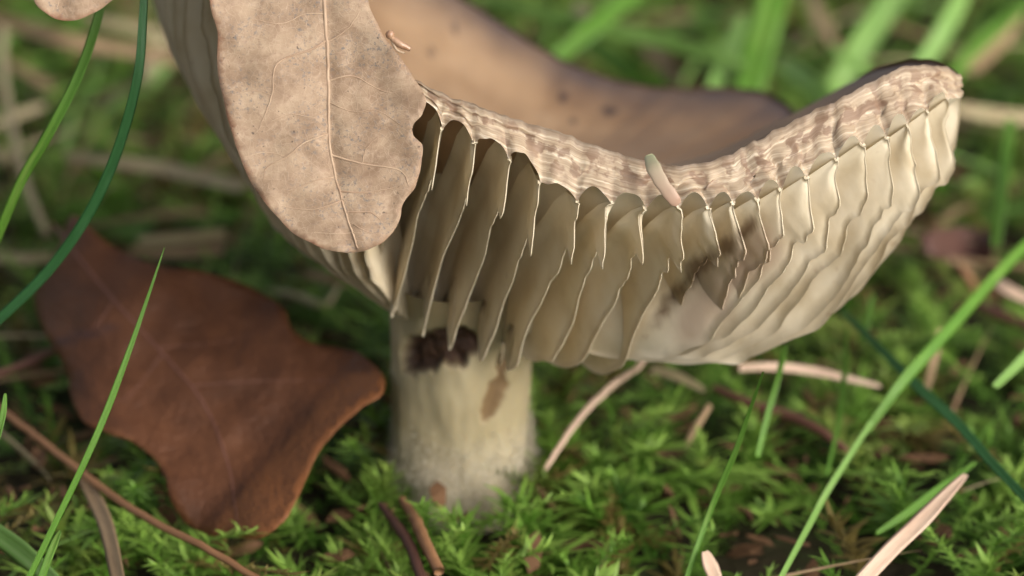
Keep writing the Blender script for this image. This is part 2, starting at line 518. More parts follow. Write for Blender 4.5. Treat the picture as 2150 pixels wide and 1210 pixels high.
def lower_curve(fi, t):
    """lower face of the cap flesh at (fractional) rim sample fi, t 0 at the stem .. 1 at the rim"""
    i0 = int(math.floor(fi)) % NS; i1 = (i0 + 1) % NS; f = fi - math.floor(fi)
    R = rbot[i0] * (1 - f) + rbot[i1] * f
    d = R[:2] - STEM; d = d / np.linalg.norm(d)
    out = np.array([d[0], d[1], 0.0])
    ca, sa = math.cos(SWIRL), math.sin(SWIRL)
    S = np.array([STEM[0] + (d[0] * ca - d[1] * sa) * 0.80, STEM[1] + (d[0] * sa + d[1] * ca) * 0.80, APEX])
    k = min(1.0, max(0.0, (fi - turn_f[0] + 22) / 34)) * min(1.0, max(0.0, (turn_f[-1] + 14 - fi) / 28))
    k = k * k * (3 - 2 * k)
    Mt = np.array([np.interp(fi, turn_f, turn_p[:, a]) for a in range(3)])
    S2 = Mt[:2] - STEM; S2 = S2 / np.linalg.norm(S2) * 0.8
    S = S * (1 - k) + np.array([STEM[0] + S2[0], STEM[1] + S2[1], APEX + 0.1]) * k
    chord = R - S
    L = np.linalg.norm(chord)
    c = chord / L
    fr = (1 - natural[i0]) * (0.05 + 0.65 * min(1.0, max(0.0, (2.7 - R[0]) / 2.2)))
    q = unit(out * (1 - fr) + np.array([-0.12, -1, 0]) * fr) * 0.78 + np.array([0, 0, -0.62])     # gills stand out from the flesh, away from the stem and down
    n = unit(q - (q @ c) * c)
    sag = (0.02 + 0.06 * max(0.0, d[0]) + 0.05 * max(0.0, d[1]) - 0.05 * max(0.0, -d[1])) * L
    Mp = (S + chord * 0.35 + n * sag * 0.91) * (1 - k) + Mt * k
    c2 = unit(R - Mp) * k + c * (1 - k)
    n = unit(q - (q @ c2) * c2 / (c2 @ c2))
    side = unit(np.cross(c2, n))
    t = np.asarray(t)[:, None]
    m0, mm, m1 = (Mp - S) / 0.35, chord * (1 - k) + (R - Mp) / 0.65 * k, (R - Mp) / 0.65 - n * sag * (1 - k)

    def herm(a, b, ta, tb, h, u):
        return a * (2 * u ** 3 - 3 * u ** 2 + 1) + ta * h * (u ** 3 - 2 * u ** 2 + u) + b * (-2 * u ** 3 + 3 * u ** 2) + tb * h * (u ** 3 - u ** 2)
    p = np.where(t < 0.35, herm(S, Mp, m0, mm, 0.35, np.clip(t / 0.35, 0, 1)), herm(Mp, R, mm, m1, 0.65, np.clip((t - 0.35) / 0.65, 0, 1)))
    global HOLLOW
    tq = t[:, 0]
    HOLLOW = 0.40 * k * (0.12 + 0.88 * min(1.0, max(0.0, (1.15 - R[0]) / 1.0))) * np.clip((tq - 0.22) / 0.3, 0, 1) * np.clip((1 - tq) / 0.05, 0, 1)      # flesh pushed back between the front gills to deepen the shade there
    return p, side, n, L


NT = 44
tt = np.linspace(0, 1, NT)
CENTER = np.array([STEM[0], STEM[1], APEX + 0.85])


def build_cap(parent):
    # upper surface
    tv = np.linspace(0.02, 1, NT)
    V = np.zeros((NS, NT, 3)); C = np.zeros((NS, NT, 3)); UV = np.zeros((NS, NT, 2))
    for i in range(NS):
        R = rtop[i]
        ch = R - CENTER
        for j, t in enumerate(tv):
            p = CENTER + ch * t
            p = p + np.array([0, 0, -0.34 * 4 * t * (1 - t) * (0.4 + 0.6 * t)])
            p[2] += 0.05 * t * (1 - t) * 4 * fbm(p[0] * 0.9, p[1] * 0.9, 3) * (1 - 0.3 * t)
            # the natural margin rolls over a little
            roll = max(0.0, (t - 0.93) / 0.07) ** 2 * natural[i]
            p[2] -= 0.05 * roll
            V[i, j] = p
            n = 0.5 + 0.5 * fbm(p[0] * 1.3, p[1] * 1.3, 0)
            edge = max(0, (t - 0.80) / 0.20) ** 1.2 * natural[i]
            C[i, j, 0] = min(1, edge * (0.65 + 0.7 * n))
            qx, qy, w = proj(p)
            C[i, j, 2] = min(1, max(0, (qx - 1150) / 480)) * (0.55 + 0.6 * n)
            for (sx, sy, rx, ry) in ((1183, 203, 10, 11), (1281, 233, 16, 9), (1203, 256, 6, 6), (955, 60, 6, 8), (905, 110, 8, 6)):
                if natural[i] > 0.5:
                    C[i, j, 1] = max(C[i, j, 1], min(1, 1.6 - ((qx - sx) / rx) ** 2 - ((qy - sy) / ry) ** 2))
            UV[i, j] = (p[0], p[1])
    C = np.clip(C, 0, 1)
    verts = V.reshape(-1, 3)
    f = grid_faces(NS, NT, cu=True)[:, ::-1]
    f = f.tolist() + [[i * NT for i in range(NS)]]
    cap = link('cap', mesh('cap', verts, f, M['skin'], uv=UV.reshape(-1, 2), col=C.reshape(-1, 3)), parent)
    # broken edge and rim band
    NB = 14
    V = np.zeros((NS, NB, 3)); UV = np.zeros((NS, NB, 2)); C = np.zeros((NS, NB, 3))
    for i in range(NS):
        out, side = radial_frame(i)
        a, b = rtop[i], rbot[i]
        k = 1 - natural[i]
        L = np.linalg.norm(a - b)
        for j in range(NB):
            q = j / (NB - 1)
            p = a * (1 - q) + b * q
            bul = math.sin(math.pi * q)
            p = p + out * bul * (0.05 * natural[i] + k * (-0.02 + 0.09 * fbm(arc[i] * 0.8, q * 4.0 + arc[i] * 0.15, 4, 2) + 0.018 * nz(arc[i] * 2.2, q * 14)))
            p[2] += k * bul * 0.012 * nz(arc[i] * 3, q * 5, 2)
            V[i, j] = p
            UV[i, j] = (arc[i], q * L)
            C[i, j, 0] = max(natural[i], max(0, 1 - q / (0.20 + 0.16 * nz(arc[i] * 1.3, 4))) * 0.9)
            C[i, j, 1] = k * (0.35 + 0.65 * math.sin(math.pi * min(1, q * 1.15)))
    fl = link('broken_edge', mesh('broken_edge', V.reshape(-1, 3), grid_faces(NS, NB, cu=True), M['broken'],
                                  uv=UV.reshape(-1, 2), col=C.reshape(-1, 3)), cap)
    # lower face that carries the gills
    V = np.zeros((NS, NT, 3)); C = np.zeros((NS, NT, 3))
    for i in range(NS):
        p, sd_v, n_v, _ = lower_curve(i, tt)
        V[i] = p - n_v * HOLLOW[:, None]
    link('underside', mesh('underside', V.reshape(-1, 3), grid_faces(NS, NT, cu=True), M['gill'], col=C.reshape(-1, 3)), cap)
    return cap


def in_poly(x, y, poly):
    c = False
    n = len(poly)
    for i in range(n):
        x1, y1 = poly[i]; x2, y2 = poly[i - 1]
        if (y1 > y) != (y2 > y) and x < (x2 - x1) * (y - y1) / (y2 - y1) + x1:
            c = not c
    return c


def seg_dist(x, y, pl):
    best = 1e9
    for (x1, y1), (x2, y2) in zip(pl[:-1], pl[1:]):
        dx, dy = x2 - x1, y2 - y1
        k = max(0, min(1, ((x - x1) * dx + (y - y1) * dy) / (dx * dx + dy * dy)))
        best = min(best, math.hypot(x - x1 - k * dx, y - y1 - k * dy))
    return best


ROT = [(1575, 478), (1520, 525), (1470, 560), (1425, 615), (1385, 672)]
BRUISE = [(1600, 520), (1520, 590), (1450, 680)]


def build_gill(parent, fi, idx, dmax, dcut, wav, lobe=0.0, fine=True, tooth=0.0, lean=0.0, thick=0.0, ramp=0.30):
    nt, nd = (90, 12) if fine else (22, 5)
    t = np.linspace(0.0, 1.0, nt) ** 0.8
    base, side, n0, L = lower_curve(fi, t)
    hol = HOLLOW.copy()
    tang = unit(np.gradient(base, axis=0))
    nn = np.cross(np.broadcast_to(side, tang.shape), tang)
    nn = np.where((nn @ n0)[:, None] < 0, -nn, nn)
    nat = natural[int(fi) % NS]
    sd = idx * 7.31
    prof = np.zeros(nt)
    for j, q in enumerate(t):
        body = min(1, (q / ramp) ** 0.8)
        fall = 1.0
        if nat > 0.5:
            fall = max(0.0, 1 - max(0, (q - 0.60) / 0.40) ** 2.6) * 0.97 + 0.03
        else:
            e = max(0, (q - 0.40) / 0.60) if tooth > 0.12 else max(0, (q - 0.58) / 0.42)
            fall = (1 - (1 - (0.75 * dcut if tooth > 0.12 else dcut)) * e ** (0.85 if tooth > 0.12 else 1.2)) * (0.02 + 0.98 * min(1, (1 - q) / 0.06) ** 0.8)
        d = dmax * (0.16 + 0.84 * body) * fall
        d *= 1 + 0.08 * nz(q * 5 + sd, 2) + 0.05 * nz(q * 13 + sd, 5)
        d += lobe * math.exp(-((q - 0.30) / 0.13) ** 2)
        # torn, toothed end
        if nat < 0.5:
            e = max(0, (q - 0.66) / 0.34)
            d += e * 0.20 * nz(q * 16 + sd * 1.7, 9) + e * 0.10 * nz(q * 38 + sd, 4)
            tq = 0.895 + 0.08 * nz(sd * 1.3, 3)
            up = (q - tq) / 0.055 if q > tq else (tq - q) / 0.016
            d += tooth * max(0.0, 1 - up) ** 0.8
            d = max(d, 0.03) if q < 0.97 else min(max(d, 0.02), 0.05 + (1 - q) * 8)
        prof[j] = d
    vv = np.linspace(0, 1, nd) ** 1.5 if fine else np.linspace(0, 1, nd)
    A = np.zeros((2, nt, nd, 3)); C = np.zeros((2, nt, nd, 3))
    for j in range(nt):
        for k, v in enumerate(vv):
            p = base[j] + nn[j] * (prof[j] * v - hol[j] * (1 - v) - 0.03 * (k == 0))
            wv = wav * (0.35 + 0.65 * v) * (nz(t[j] * 2.6 + sd, v * 0.9, 1) * 1.3 + 0.35 * nz(t[j] * 8 + sd, v * 2, 6))
            p = p + side * wv * min(1, t[j] * 5 + 0.1)
            p = p + side * lean * v ** 1.5 * min(1, t[j] * 3)
            # foot of the gill flares into the flesh, the edge is thin
            th = 0.018 + 0.20 * max(0, 1 - (prof[j] + hol[j]) * v / 0.17) ** 2.2 * min(1, t[j] * 3) * min(1, (1 - t[j]) / 0.12) + 0.022 * (1 - v) + thick * (1 - 0.55 * v ** 4)
            if k == nd - 1: th = 0.012 + 0.25 * thick
            A[0, j, k] = p + side * th * 0.5
            A[1, j, k] = p - side * th * 0.5
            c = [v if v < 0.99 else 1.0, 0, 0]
            if fine:
                qx, qy, w = proj(p)
                r = seg_dist(qx, qy, ROT)
                c[1] = max(0, min(1, (27 + 16 * nz(qx * 0.03, qy * 0.03) + 10 * nz(qx * 0.09, qy * 0.09) - r) / 26)) if 1330 < qx < 1620 else 0
                r2 = seg_dist(qx, qy, BRUISE)
                c[2] = 0.8 * max(0, min(1, (60 + 30 * nz(qx * 0.02, qy * 0.02, 4) - r2) / 40)) if 1380 < qx < 1700 else 0
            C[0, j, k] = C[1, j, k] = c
    verts = A.reshape(-1, 3)
    f1 = grid_faces(nt, nd); f2 = grid_faces(nt, nd, off=nt * nd)[:, ::-1]
    F = [f1, f2]
    o = nt * nd
    e = np.arange(nt - 1) * nd + nd - 1                 # free edge
    F.append(np.stack([e, e + nd, e + nd + o, e + o], 1)[:, ::-1])
    for j in (0, nt - 1):                               # both ends
        b = j * nd + np.arange(nd - 1)
        q = np.stack([b, b + 1, b + 1 + o, b + o], 1)
        F.append(q if j else q[:, ::-1])
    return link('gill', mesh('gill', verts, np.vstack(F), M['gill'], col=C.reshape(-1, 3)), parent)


HOLE = [(838, 742), (850, 712), (885, 700), (915, 690), (950, 684), (985, 690), (1022, 708), (1026, 735), (995, 755), (972, 776), (930, 774), (872, 790), (842, 782)]
CRACK = [(1062, 755), (1045, 820), (1018, 885)]


def build_stem(parent):
    nu, nv = 180, 120
    V = np.zeros((nv, nu, 3)); C = np.zeros((nv, nu, 3))
    zs = np.linspace(-0.6, APEX + 0.35, nv)
    for a in range(nv):
        z = zs[a]
        q = (z + 0.2) / (APEX + 0.2)
        r0 = 0.86 + 0.05 * max(0, q - 0.75) * 3  - 0.10 * math.exp(-((q - 0.05) / 0.30) ** 2)
        for b in range(nu):
            th = b / nu * 2 * math.pi
            cx, cy = math.cos(th), math.sin(th)
            r = r0 + 0.06 * fbm(cx * 1.3, cy * 1.3, z * 0.6) + 0.006 * nz(cx * 7, cy * 7, z * 1.2)
            p = np.array([STEM[0] + cx * r, STEM[1] + cy * r, z])
            rot = brn = 0.0
            if cy < 0.1:
                qx, qy, w = proj(p)
                jx, jy = qx + 10 * nz(qx * 0.05, qy * 0.05, 3), qy + 10 * nz(qx * 0.05, qy * 0.05, 8)
                if in_poly(jx, jy, HOLE):
                    e = min(1, seg_dist(jx, jy, HOLE + HOLE[:1]) / 14)
                    rot = min(1.0, 0.35 + e)
                    k = 0.16 * e * (1 + 0.5 * nz(qx * 0.06, qy * 0.06))
                    p[0] -= cx * k; p[1] -= cy * k
                dcr = seg_dist(qx + 5 * nz(qy * 0.06, 3), qy, CRACK)
                wcr = (15 if qy > 800 else 12) * (1 + 0.9 * nz(qy * 0.035, 7)) * min(1, max(0.15, (895 - qy) / 40))
                if dcr < wcr * 1.5:
                    e = max(0, 1 - dcr / (wcr * 1.5))
                    brn = min(1, e * 2.6)
                    p[0] -= cx * 0.07 * e; p[1] -= cy * 0.07 * e
            V[a, b] = p
            C[a, b] = (rot, brn, max(0, min(1, (1.5 - z) / 0.6)))
    return link('stem', mesh('stem', V.reshape(-1, 3), grid_faces(nv, nu, cv=True)[:, ::-1], M['stem'], col=C.reshape(-1, 3)), parent)


def build_mushroom():
    root = empty('mushroom', (STEM[0], STEM[1], 0))
    tag(root, 'pale cream gilled mushroom with broken upturned brown cap and thick stem growing in moss', 'mushroom')
    cap = build_cap(root)
    # gills on the broken front, under the pixel columns where the photograph shows their torn ends
    walls = WALLS
    depth = {868: .60, 930: .75, 998: .82, 1068: .85, 1135: .86, 1212: .86, 1286: .86, 1356: .86, 1425: .9, 1488: .92, 1540: .95, 1590: 1.0, 1640: 1.05, 1694: 1.08, 1757: 1.2, 1810: 1.3}
    lobes = {1425: 0.06}
    used = []
    for k, px in enumerate(walls):
        fi = rim_at_px(px)
        used.append(fi)
        build_gill(cap, fi, k, depth.get(px, 1.42 if px > 1488 else 0.72), random.uniform(0.24, 0.42), 0.09, lobes.get(px, 0),
                   tooth=random.uniform(0.16, 0.38) if px < 1500 else random.uniform(0.0, 0.11),
                   ramp=0.30 if px < 1280 else 0.42, lean=0.0, thick=0.09 * min(1, max(0, (px - 1450) / 300)))
    # the rest round the left side and the back
    s = arc[int(used[-1])] + 0.36
    s_end = arc[-1] + 0.1
    k = len(walls)
    while s < s_end:
        fi = float(np.interp(s, arc, np.arange(NS)))
        build_gill(cap, fi, k, (1.2 if s > arc[-1] - 5 else 0.78), 0.3, 0.06, 0, fine=k < 40, ramp=0.75 if s > arc[-1] - 6 else 0.3)
        k += 1
        s += random.uniform(0.33, 0.40)
    st = build_stem(root)
    # white mould at the foot of the stem
    n = 6500
    th = rng.uniform(0, 2 * np.pi, n); z = rng.beta(1.5, 1.9, n) * 1.15 + 0.45
    nrm = np.stack([np.cos(th), np.sin(th), np.zeros(n)], 1)
    b = np.stack([STEM[0] + nrm[:, 0] * 0.85, STEM[1] + nrm[:, 1] * 0.85, z], 1)
    ln = (0.04 + 0.32 * rng.beta(1.2, 3.0, n) * np.clip((1.35 - z) / 0.7, 0.15, 1))[:, None]
    dr = unit(nrm + rng.normal(0, 0.55, (n, 3)) + np.array([0, 0, -0.2]))
    sd = unit(np.cross(dr, rng.normal(0, 1, (n, 3)))) * 0.0026
    tip = b + dr * ln; midp = b + dr * ln * 0.55 + rng.normal(0, 0.02, (n, 3))
    v = np.stack([b - sd, b + sd, midp + sd, midp - sd, tip, tip + sd * 0.3], 1).reshape(-1, 3)
    o = np.arange(n)[:, None] * 6
    f = np.vstack([o + np.array([[0, 1, 2, 3]]), o + np.array([[3, 2, 5, 4]])])
    tag(link('mould', mesh('mould', v, f, M['fuzz']), st), kind='stuff')
    return root


mushroom = build_mushroom()


# ------------------------------------------------------------------ leaves
def leaf_sheet(outline, surf, step, thick, mat, tone=None, uvs=200.0, seed=0):
    """a leaf blade: outline in pixels, surf(px,py) -> point in cm, filled with a regular net, two faces and an edge"""
    ol = crom(outline, max(60, len(outline) * 7), True)[:, :2]
    ol = ol + np.array([[2.2 * nz(i * 0.23, seed) + 0.8 * nz(i * 0.6, seed + 3), 2.2 * nz(i * 0.23, seed + 8)] for i in range(len(ol))])
    pl = [tuple(p) for p in ol]
    x0, y0 = ol.min(0); x1, y1 = ol.max(0)
    inner = []
    y = y0
    r = 0
    while y < y1:
        x = x0 + (step / 2 if r % 2 else 0)
        while x < x1:
            if in_poly(x, y, pl) and seg_dist(x, y, pl + pl[:1]) > step * 0.5:
                inner.append((x, y))
            x += step
        y += step * 0.87; r += 1
    pts = [Vector(p) for p in pl + inner]
    n = len(pl)
    ve, ed, fa, *_ = geometry.delaunay_2d_cdt(pts, [(i, (i + 1) % n) for i in range(n)], [], 1, 1e-4)
    ve = np.array([tuple(v) for v in ve])
    fa = [f for f in fa if in_poly(*np.mean([ve[i] for i in f], 0), pl)]
    p3 = np.array([surf(float(a), float(b)) for a, b in ve])
    nrm = np.zeros_like(p3)
    ff = []
    for f in fa:
        a, b, c = (p3[i] for i in f[:3])
        nn = np.cross(b - a, c - a)
        if nn @ (np.array([0, 0, H]) - a) < 0:
            nn = -nn; f = list(f)[::-1]
        ff.append(list(f))
        for i in f: nrm[i] += nn
    nrm = unit(nrm)
    N = len(p3)
    V = np.vstack([p3 + nrm * thick / 2, p3 - nrm * thick / 2])
    cnt = {}
    for f in ff:
        for a, b in zip(f, f[1:] + f[:1]): cnt[(a, b)] = 1
    F = list(ff) + [[i + N for i in f[::-1]] for f in ff]
    for a, b in list(cnt):
        if (b, a) not in cnt: F.append([b, a, a + N, b + N])
    col = np.zeros((N, 3))
    for i, (a, b) in enumerate(ve):
        d = seg_dist(a, b, pl + pl[:1])
        col[i] = tone(a, b, d) if tone else (0, 0, 0)
    uv = ve / uvs
    return mesh('blade', V, F, mat, uv=np.vstack([uv, uv]), col=np.vstack([col, col]))


def tube(path, rad, nseg, mat, name, uvs=1.0, closed_ends=True, flat=1.0, up=None):
    path = np.asarray(path, float)
    n = len(path)
    T = unit(np.gradient(path, axis=0))
    ref = np.array([0, 0, H]) - path if up is None else np.broadcast_to(up, path.shape)
    A = unit(np.cross(T, ref)); B = np.cross(A, T)
    rad = np.broadcast_to(rad, (n,))
    ang = np.arange(nseg) / nseg * 2 * np.pi
    V = path[:, None] + rad[:, None, None] * (np.cos(ang)[None, :, None] * A[:, None] + flat * np.sin(ang)[None, :, None] * B[:, None])
    le = np.concatenate([[0], np.cumsum(np.linalg.norm(np.diff(path, axis=0), axis=1))])
    UV = np.stack(np.broadcast_arrays(np.cos(ang)[None] * 0.5, le[:, None] * uvs), -1)
    C = np.zeros((n, nseg, 3)); C[..., 0] = (np.arange(n) / (n - 1))[:, None]
    f = grid_faces(n, nseg, cv=True).tolist()
    f += [list(range(nseg))[::-1], [(n - 1) * nseg + i for i in range(nseg)]]
    return mesh(name, V.reshape(-1, 3), f, mat, uv=UV.reshape(-1, 2), col=C.reshape(-1, 3))


def pale_surf(px, py):
    w = 29.05 + 0.25 * max(0, (560 - py) / 560) if py > -60 else 29.33
    if py < -60:
        w += 0.0016 * (-60 - py) + 0.0000075 * (-60 - py) ** 2
    w += 0.10 * math.sin((px - 690) * 0.006) - 0.0000022 * (px - 690) ** 2 * (1 if px < 690 else -0.4)
    # cockling: the midrib is a shallow valley, fields between the veins bulge
    w += 0.05 * math.exp(-((px - (690 + max(0, py - 300) * 0.22)) / 16) ** 2)
    w += 0.09 * fbm(px * 0.006, py * 0.006, 2) + 0.03 * nz(px * 0.022, py * 0.022, 6)
    # the hanging lobe curls towards the gills at its right margin and tip
    if px > 780 and py > 200: w -= 0.06 * ((px - 780) / 100)
    # the side lobe reaches out beyond the cap and droops
    if px < 420: w += 0.0006 * (420 - px)
    return P(px, py, w)


pale_outline = [(440, 0), (456, 70), (457, 150), (470, 215), (490, 290), (520, 370), (560, 430), (610, 485), (660, 514), (712, 530), (765, 527), (808, 505), (836, 470),
                (848, 425), (870, 395), (884, 350), (886, 305), (868, 285), (868, 262), (886, 240), (894, 205), (872, 170), (846, 128), (815, 90), (790, 45), (772, 0),
                (765, -60), (800, -130), (880, -190), (930, -260), (900, -330), (800, -340), (750, -390), (790, -470), (830, -540), (790, -610), (700, -640), (640, -700),
                (600, -640), (520, -600), (450, -540), (470, -440), (500, -380), (420, -350), (300, -300), (160, -210), (80, -110), (66, -20), (95, 28), (140, 44), (190, 32),
                (240, -2), (330, -60), (410, -110), (450, -90)]


def pale_tone(a, b, d):
    red = max(0, 1 - d / 5.0) * (0.8 if (a < 700 and b > -100) else 0.25) * (0.6 + 0.8 * nz(a * 0.02, b * 0.02))
    return (red, 0, 0)


leaf = empty('oak_leaf', P(690, 120, 29.3))
tag(leaf, 'pale tan dead oak leaf with dark specks draped over the mushroom cap', 'leaf')
link('blade', leaf_sheet(pale_outline, pale_surf, 13, 0.012, M['leaf'], pale_tone, seed=2), leaf)


def vein(path, r0, r1, name, parent, surf, mat, lift=0.006):
    q = crom(path, max(8, len(path) * 7))
    q = [(x + 2.2 * nz(i * 0.4, x * 0.01), y) for i, (x, y) in enumerate(q)]
    p = np.array([surf(x, y) for x, y in q])
    view = unit(np.array([0, 0, H]) - p)
    p = p + view * lift
    return link(name, tube(p, np.linspace(r0, r1, len(p)), 8, mat, name), parent)


vein([(640, -690), (655, -500), (668, -260), (676, -60), (684, 60), (689, 150), (690, 250), (694, 320), (712, 400), (733, 470), (750, 522)], 0.028, 0.011, 'midrib', leaf, pale_surf, M['vein'])
for pth, r in [([(684, 86), (655, 104), (600, 122), (576, 146), (571, 200), (556, 240), (540, 278)], .012),
               ([(695, 326), (760, 344), (838, 358), (858, 392)], .013),
               ([(712, 402), (770, 404), (838, 392)], .011),
               ([(729, 446), (775, 446), (800, 462)], .009),
               ([(692, 280), (640, 300), (600, 330), (560, 352), (554, 378)], .010),
               ([(720, 420), (670, 438), (630, 440), (590, 432)], .010),
               ([(690, 170), (740, 160), (800, 190), (850, 200)], .010),
               ([(686, 30), (640, 30), (590, 50), (530, 40)], .007), ([(690, 235), (650, 245), (610, 240), (570, 255)], .006),
               ([(690, 215), (740, 235), (790, 232), (840, 262)], .007), ([(704, 372), (660, 380), (610, 400), (575, 402)], .006),
               ([(742, 488), (710, 492), (660, 488)], .006), ([(738, 470), (775, 488), (800, 492)], .005),
               ([(571, 200), (530, 190), (490, 200)], .005), ([(600, 330), (560, 320), (515, 330)], .005), ([(760, 344), (770, 310), (800, 285)], .005),
               ([(686, 90), (730, 60), (760, 20)], .009),
               ([(670, -230), (500, -230), (300, -180), (150, -60), (120, 20)], .02)]:
    vein(pth, r, 0.003, 'vein', leaf, pale_surf, M['vein'], 0.008)


# brown leaf propped on the moss at the left
def brown_surf(px, py):
    b0 = G(450, 1130, 0.65)
    w0 = b0[1] * CP + (H - b0[2]) * SP
    w = w0 + (1130 - py) / 660 * 2.6 + (450 - px) * 0.0006
    w += 0.22 * fbm(px * 0.004, py * 0.004, 12)
    # lower lobe curves, its right margin turns up
    d = (px - 630) * 0.75 + (py - 900) * 0.66
    if d > -20: w -= 0.0055 * (d + 20)
    if py > 1040: w += 0.000022 * (py - 1040) ** 2
    dl = 210 - px
    if dl > 0: w += 0.00004 * dl ** 2
    return P(px, py, w)


brown_outline = [(150, 452), (178, 468), (215, 500), (260, 530), (330, 556), (420, 570), (500, 592), (560, 622), (598, 650), (612, 690), (660, 722), (720, 730), (765, 748),
                 (806, 792), (800, 830), (755, 858), (705, 905), (668, 950), (640, 1010), (615, 1065), (590, 1100), (545, 1130), (490, 1130), (430, 1122), (385, 1092),
                 (358, 1050), (346, 1000), (325, 965), (285, 932), (225, 908), (175, 885), (152, 840), (140, 780), (110, 725), (80, 665), (74, 610), (100, 560), (130, 505)]


def brown_tone(a, b, d):
    dd = (a - 640) * 0.75 + (b - 900) * 0.66
    curl = max(0, min(1, (dd + 15) / 14)) * (1 if b > 790 else 0)
    rim = max(0, 1 - d / 9) * 0.6
    st = max(0, 1 - seg_dist(a, b, [(120, 722), (170, 705), (235, 690)]) / 13)
    return (max(curl, rim), st, 0)


bl = empty('oak_leaf', G(450, 1120, 0.6))
tag(bl, 'reddish brown lobed dead oak leaf propped in the moss beside the mushroom stem', 'leaf')
link('blade', leaf_sheet(brown_outline, brown_surf, 17, 0.014, M['brown'], brown_tone, seed=5), bl)
vein([(110, 470), (230, 620), (330, 730), (430, 850), (480, 980), (500, 1110)], 0.024, 0.009, 'midrib', bl, brown_surf, M['redtwig'], 0.006)
for pth in ([(330, 730), (450, 720), (600, 690)], [(400, 810), (560, 800), (780, 800)], [(240, 630), (180, 700), (100, 690)], [(340, 745), (270, 830), (180, 860)]):
    vein(pth, .010, .004, 'vein', bl, brown_surf, M['redtwig'], 0.004)


# ------------------------------------------------------------------ grass blades, straws and twigs
def blade(name, label, cat, pts, wpx, mat, group=None, mode='z', tip=(0.08, 0.5), twist=0.0, fold=0.35, round_=False):
    """pts: (px,py,z) or (px,py,w); wpx: width in photograph pixels; tip: share of the width left at start and end"""
    p = np.array([G(*q) if mode == 'z' else P(*q) for q in pts])
    n = max(14, 8 * len(pts))
    c = crom(p, n)
    ws = (c[:, 1] * CP + (H - c[:, 2]) * SP)
    wid = wpx / 1075 * TH * ws
    k = np.linspace(0, 1, n)
    a, b = tip
    pr = np.minimum(1, a + (1 - a) * np.minimum(1, k / 0.45) ** 0.7) * np.minimum(1, b + (1 - b) * np.minimum(1, (1 - k) / 0.45) ** 0.7)
    wid = wid * pr
    if round_:
        wob = np.array([[nz(i * 0.5, len(label)), nz(i * 0.5, 7), nz(i * 0.5, 12)] for i in range(n)]) * 0.012
        me = tube(c + wob, wid / 2, 8, M[mat], name)
    else:
        T = unit(np.gradient(c, axis=0))
        view = unit(np.array([0, 0, H]) - c)
        A = unit(np.cross(T, view)); B = np.cross(A, T)
        tw = (twist + 0.5 * np.sin(k * 2.4 + len(label)))[:, None]
        A2 = A * np.cos(tw) + B * np.sin(tw); B2 = -A * np.sin(tw) + B * np.cos(tw)
        hw = wid[:, None] / 2 / np.maximum(0.6, np.abs(np.cos(tw)))
        secs = [(-1, 0.10), (-0.55, -0.10), (0, -fold), (0.55, -0.10), (1, 0.10), (0.55, 0.02), (0, -fold + 0.16), (-0.55, 0.02)]
        V = np.stack([c + A2 * hw * u + B2 * hw * v for u, v in secs], 1)
        le = np.concatenate([[0], np.cumsum(np.linalg.norm(np.diff(c, axis=0), axis=1))])
        off = random.uniform(0, 30)
        UV = np.stack(np.broadcast_arrays(np.array([s[0] for s in secs])[None] * 0.5 + off, le[:, None] + off), -1)
        m_ = len(secs)
        f = grid_faces(n, m_, cv=True).tolist() + [list(range(m_))[::-1], [(n - 1) * m_ + i for i in range(m_)]]
        C = np.zeros((n, m_, 3)); C[..., 0] = k[:, None]
        me = mesh(name, V.reshape(-1, 3), f, M[mat], uv=UV.reshape(-1, 2), col=C.reshape(-1, 3))
    o = link(name, me)
    return tag(o, label, cat, group)


GB, ST, TW = 'grass blade', 'straw', 'twig'
FG = 'grass blades in front of the leaves'
RG = 'grass blades crossing the moss on the right'
BG = 'broad grass blades behind the cap'
SG = 'dry straws lying in the moss'
W = 'w'
# foreground left
blade('grass_blade', 'sharp bright green grass blade with yellow flecks crossing the reddish brown leaf', GB, [(346, 518, 29.0), (305, 640, 29.0), (268, 745, 29.0), (225, 860, 29.0), (180, 965, 29.0), (120, 1090, 29.0), (55, 1225, 29.0)], 15, 'bright', FG, W, (0.04, 0.9))
blade('grass_blade', 'bright green blade rising to the small drooping lobe of the pale oak leaf', GB, [(222, -40, 30.4), (205, 40, 30.4), (168, 150, 30.5), (108, 270, 30.6), (50, 370, 30.8), (10, 460, 31.0), (-30, 560, 31.2)], 22, 'bright', FG, W, (0.8, 0.8), 0.2)
blade('grass_blade', 'long dark bluish green blade bending across the top of the reddish brown leaf', GB, [(302, -40, 29.8), (300, 30, 29.8), (288, 165, 29.9), (245, 320, 30.2), (185, 450, 30.5), (100, 570, 30.8), (0, 668, 31.0), (-60, 720, 31.2)], 23, 'teal', FG, W, (0.6, 0.9), 0.1)
blade('grass_blade', 'short green blade tip beside the pale flattened blade below the brown leaf', GB, [(127, 1113, 29.2), (110, 1150, 29.2), (82, 1225, 29.2)], 18, 'bright', FG, W, (0.15, 0.9))
blade('grass_blade', 'tiny green blade tip above the rusty bare stem', GB, [(11, 826, 29.6), (6, 870, 29.6), (-8, 930, 29.6)], 14, 'bright', FG, W, (0.3, 0.9))
blade('grass_blade', 'pale yellow green flattened blade beside the short green tip', GB, [(-40, 1100, 1.1), (20, 1140, 1.1), (70, 1180, 1.1), (120, 1225, 1.1)], 46, 'pale', FG, 'z', (0.9, 0.6))
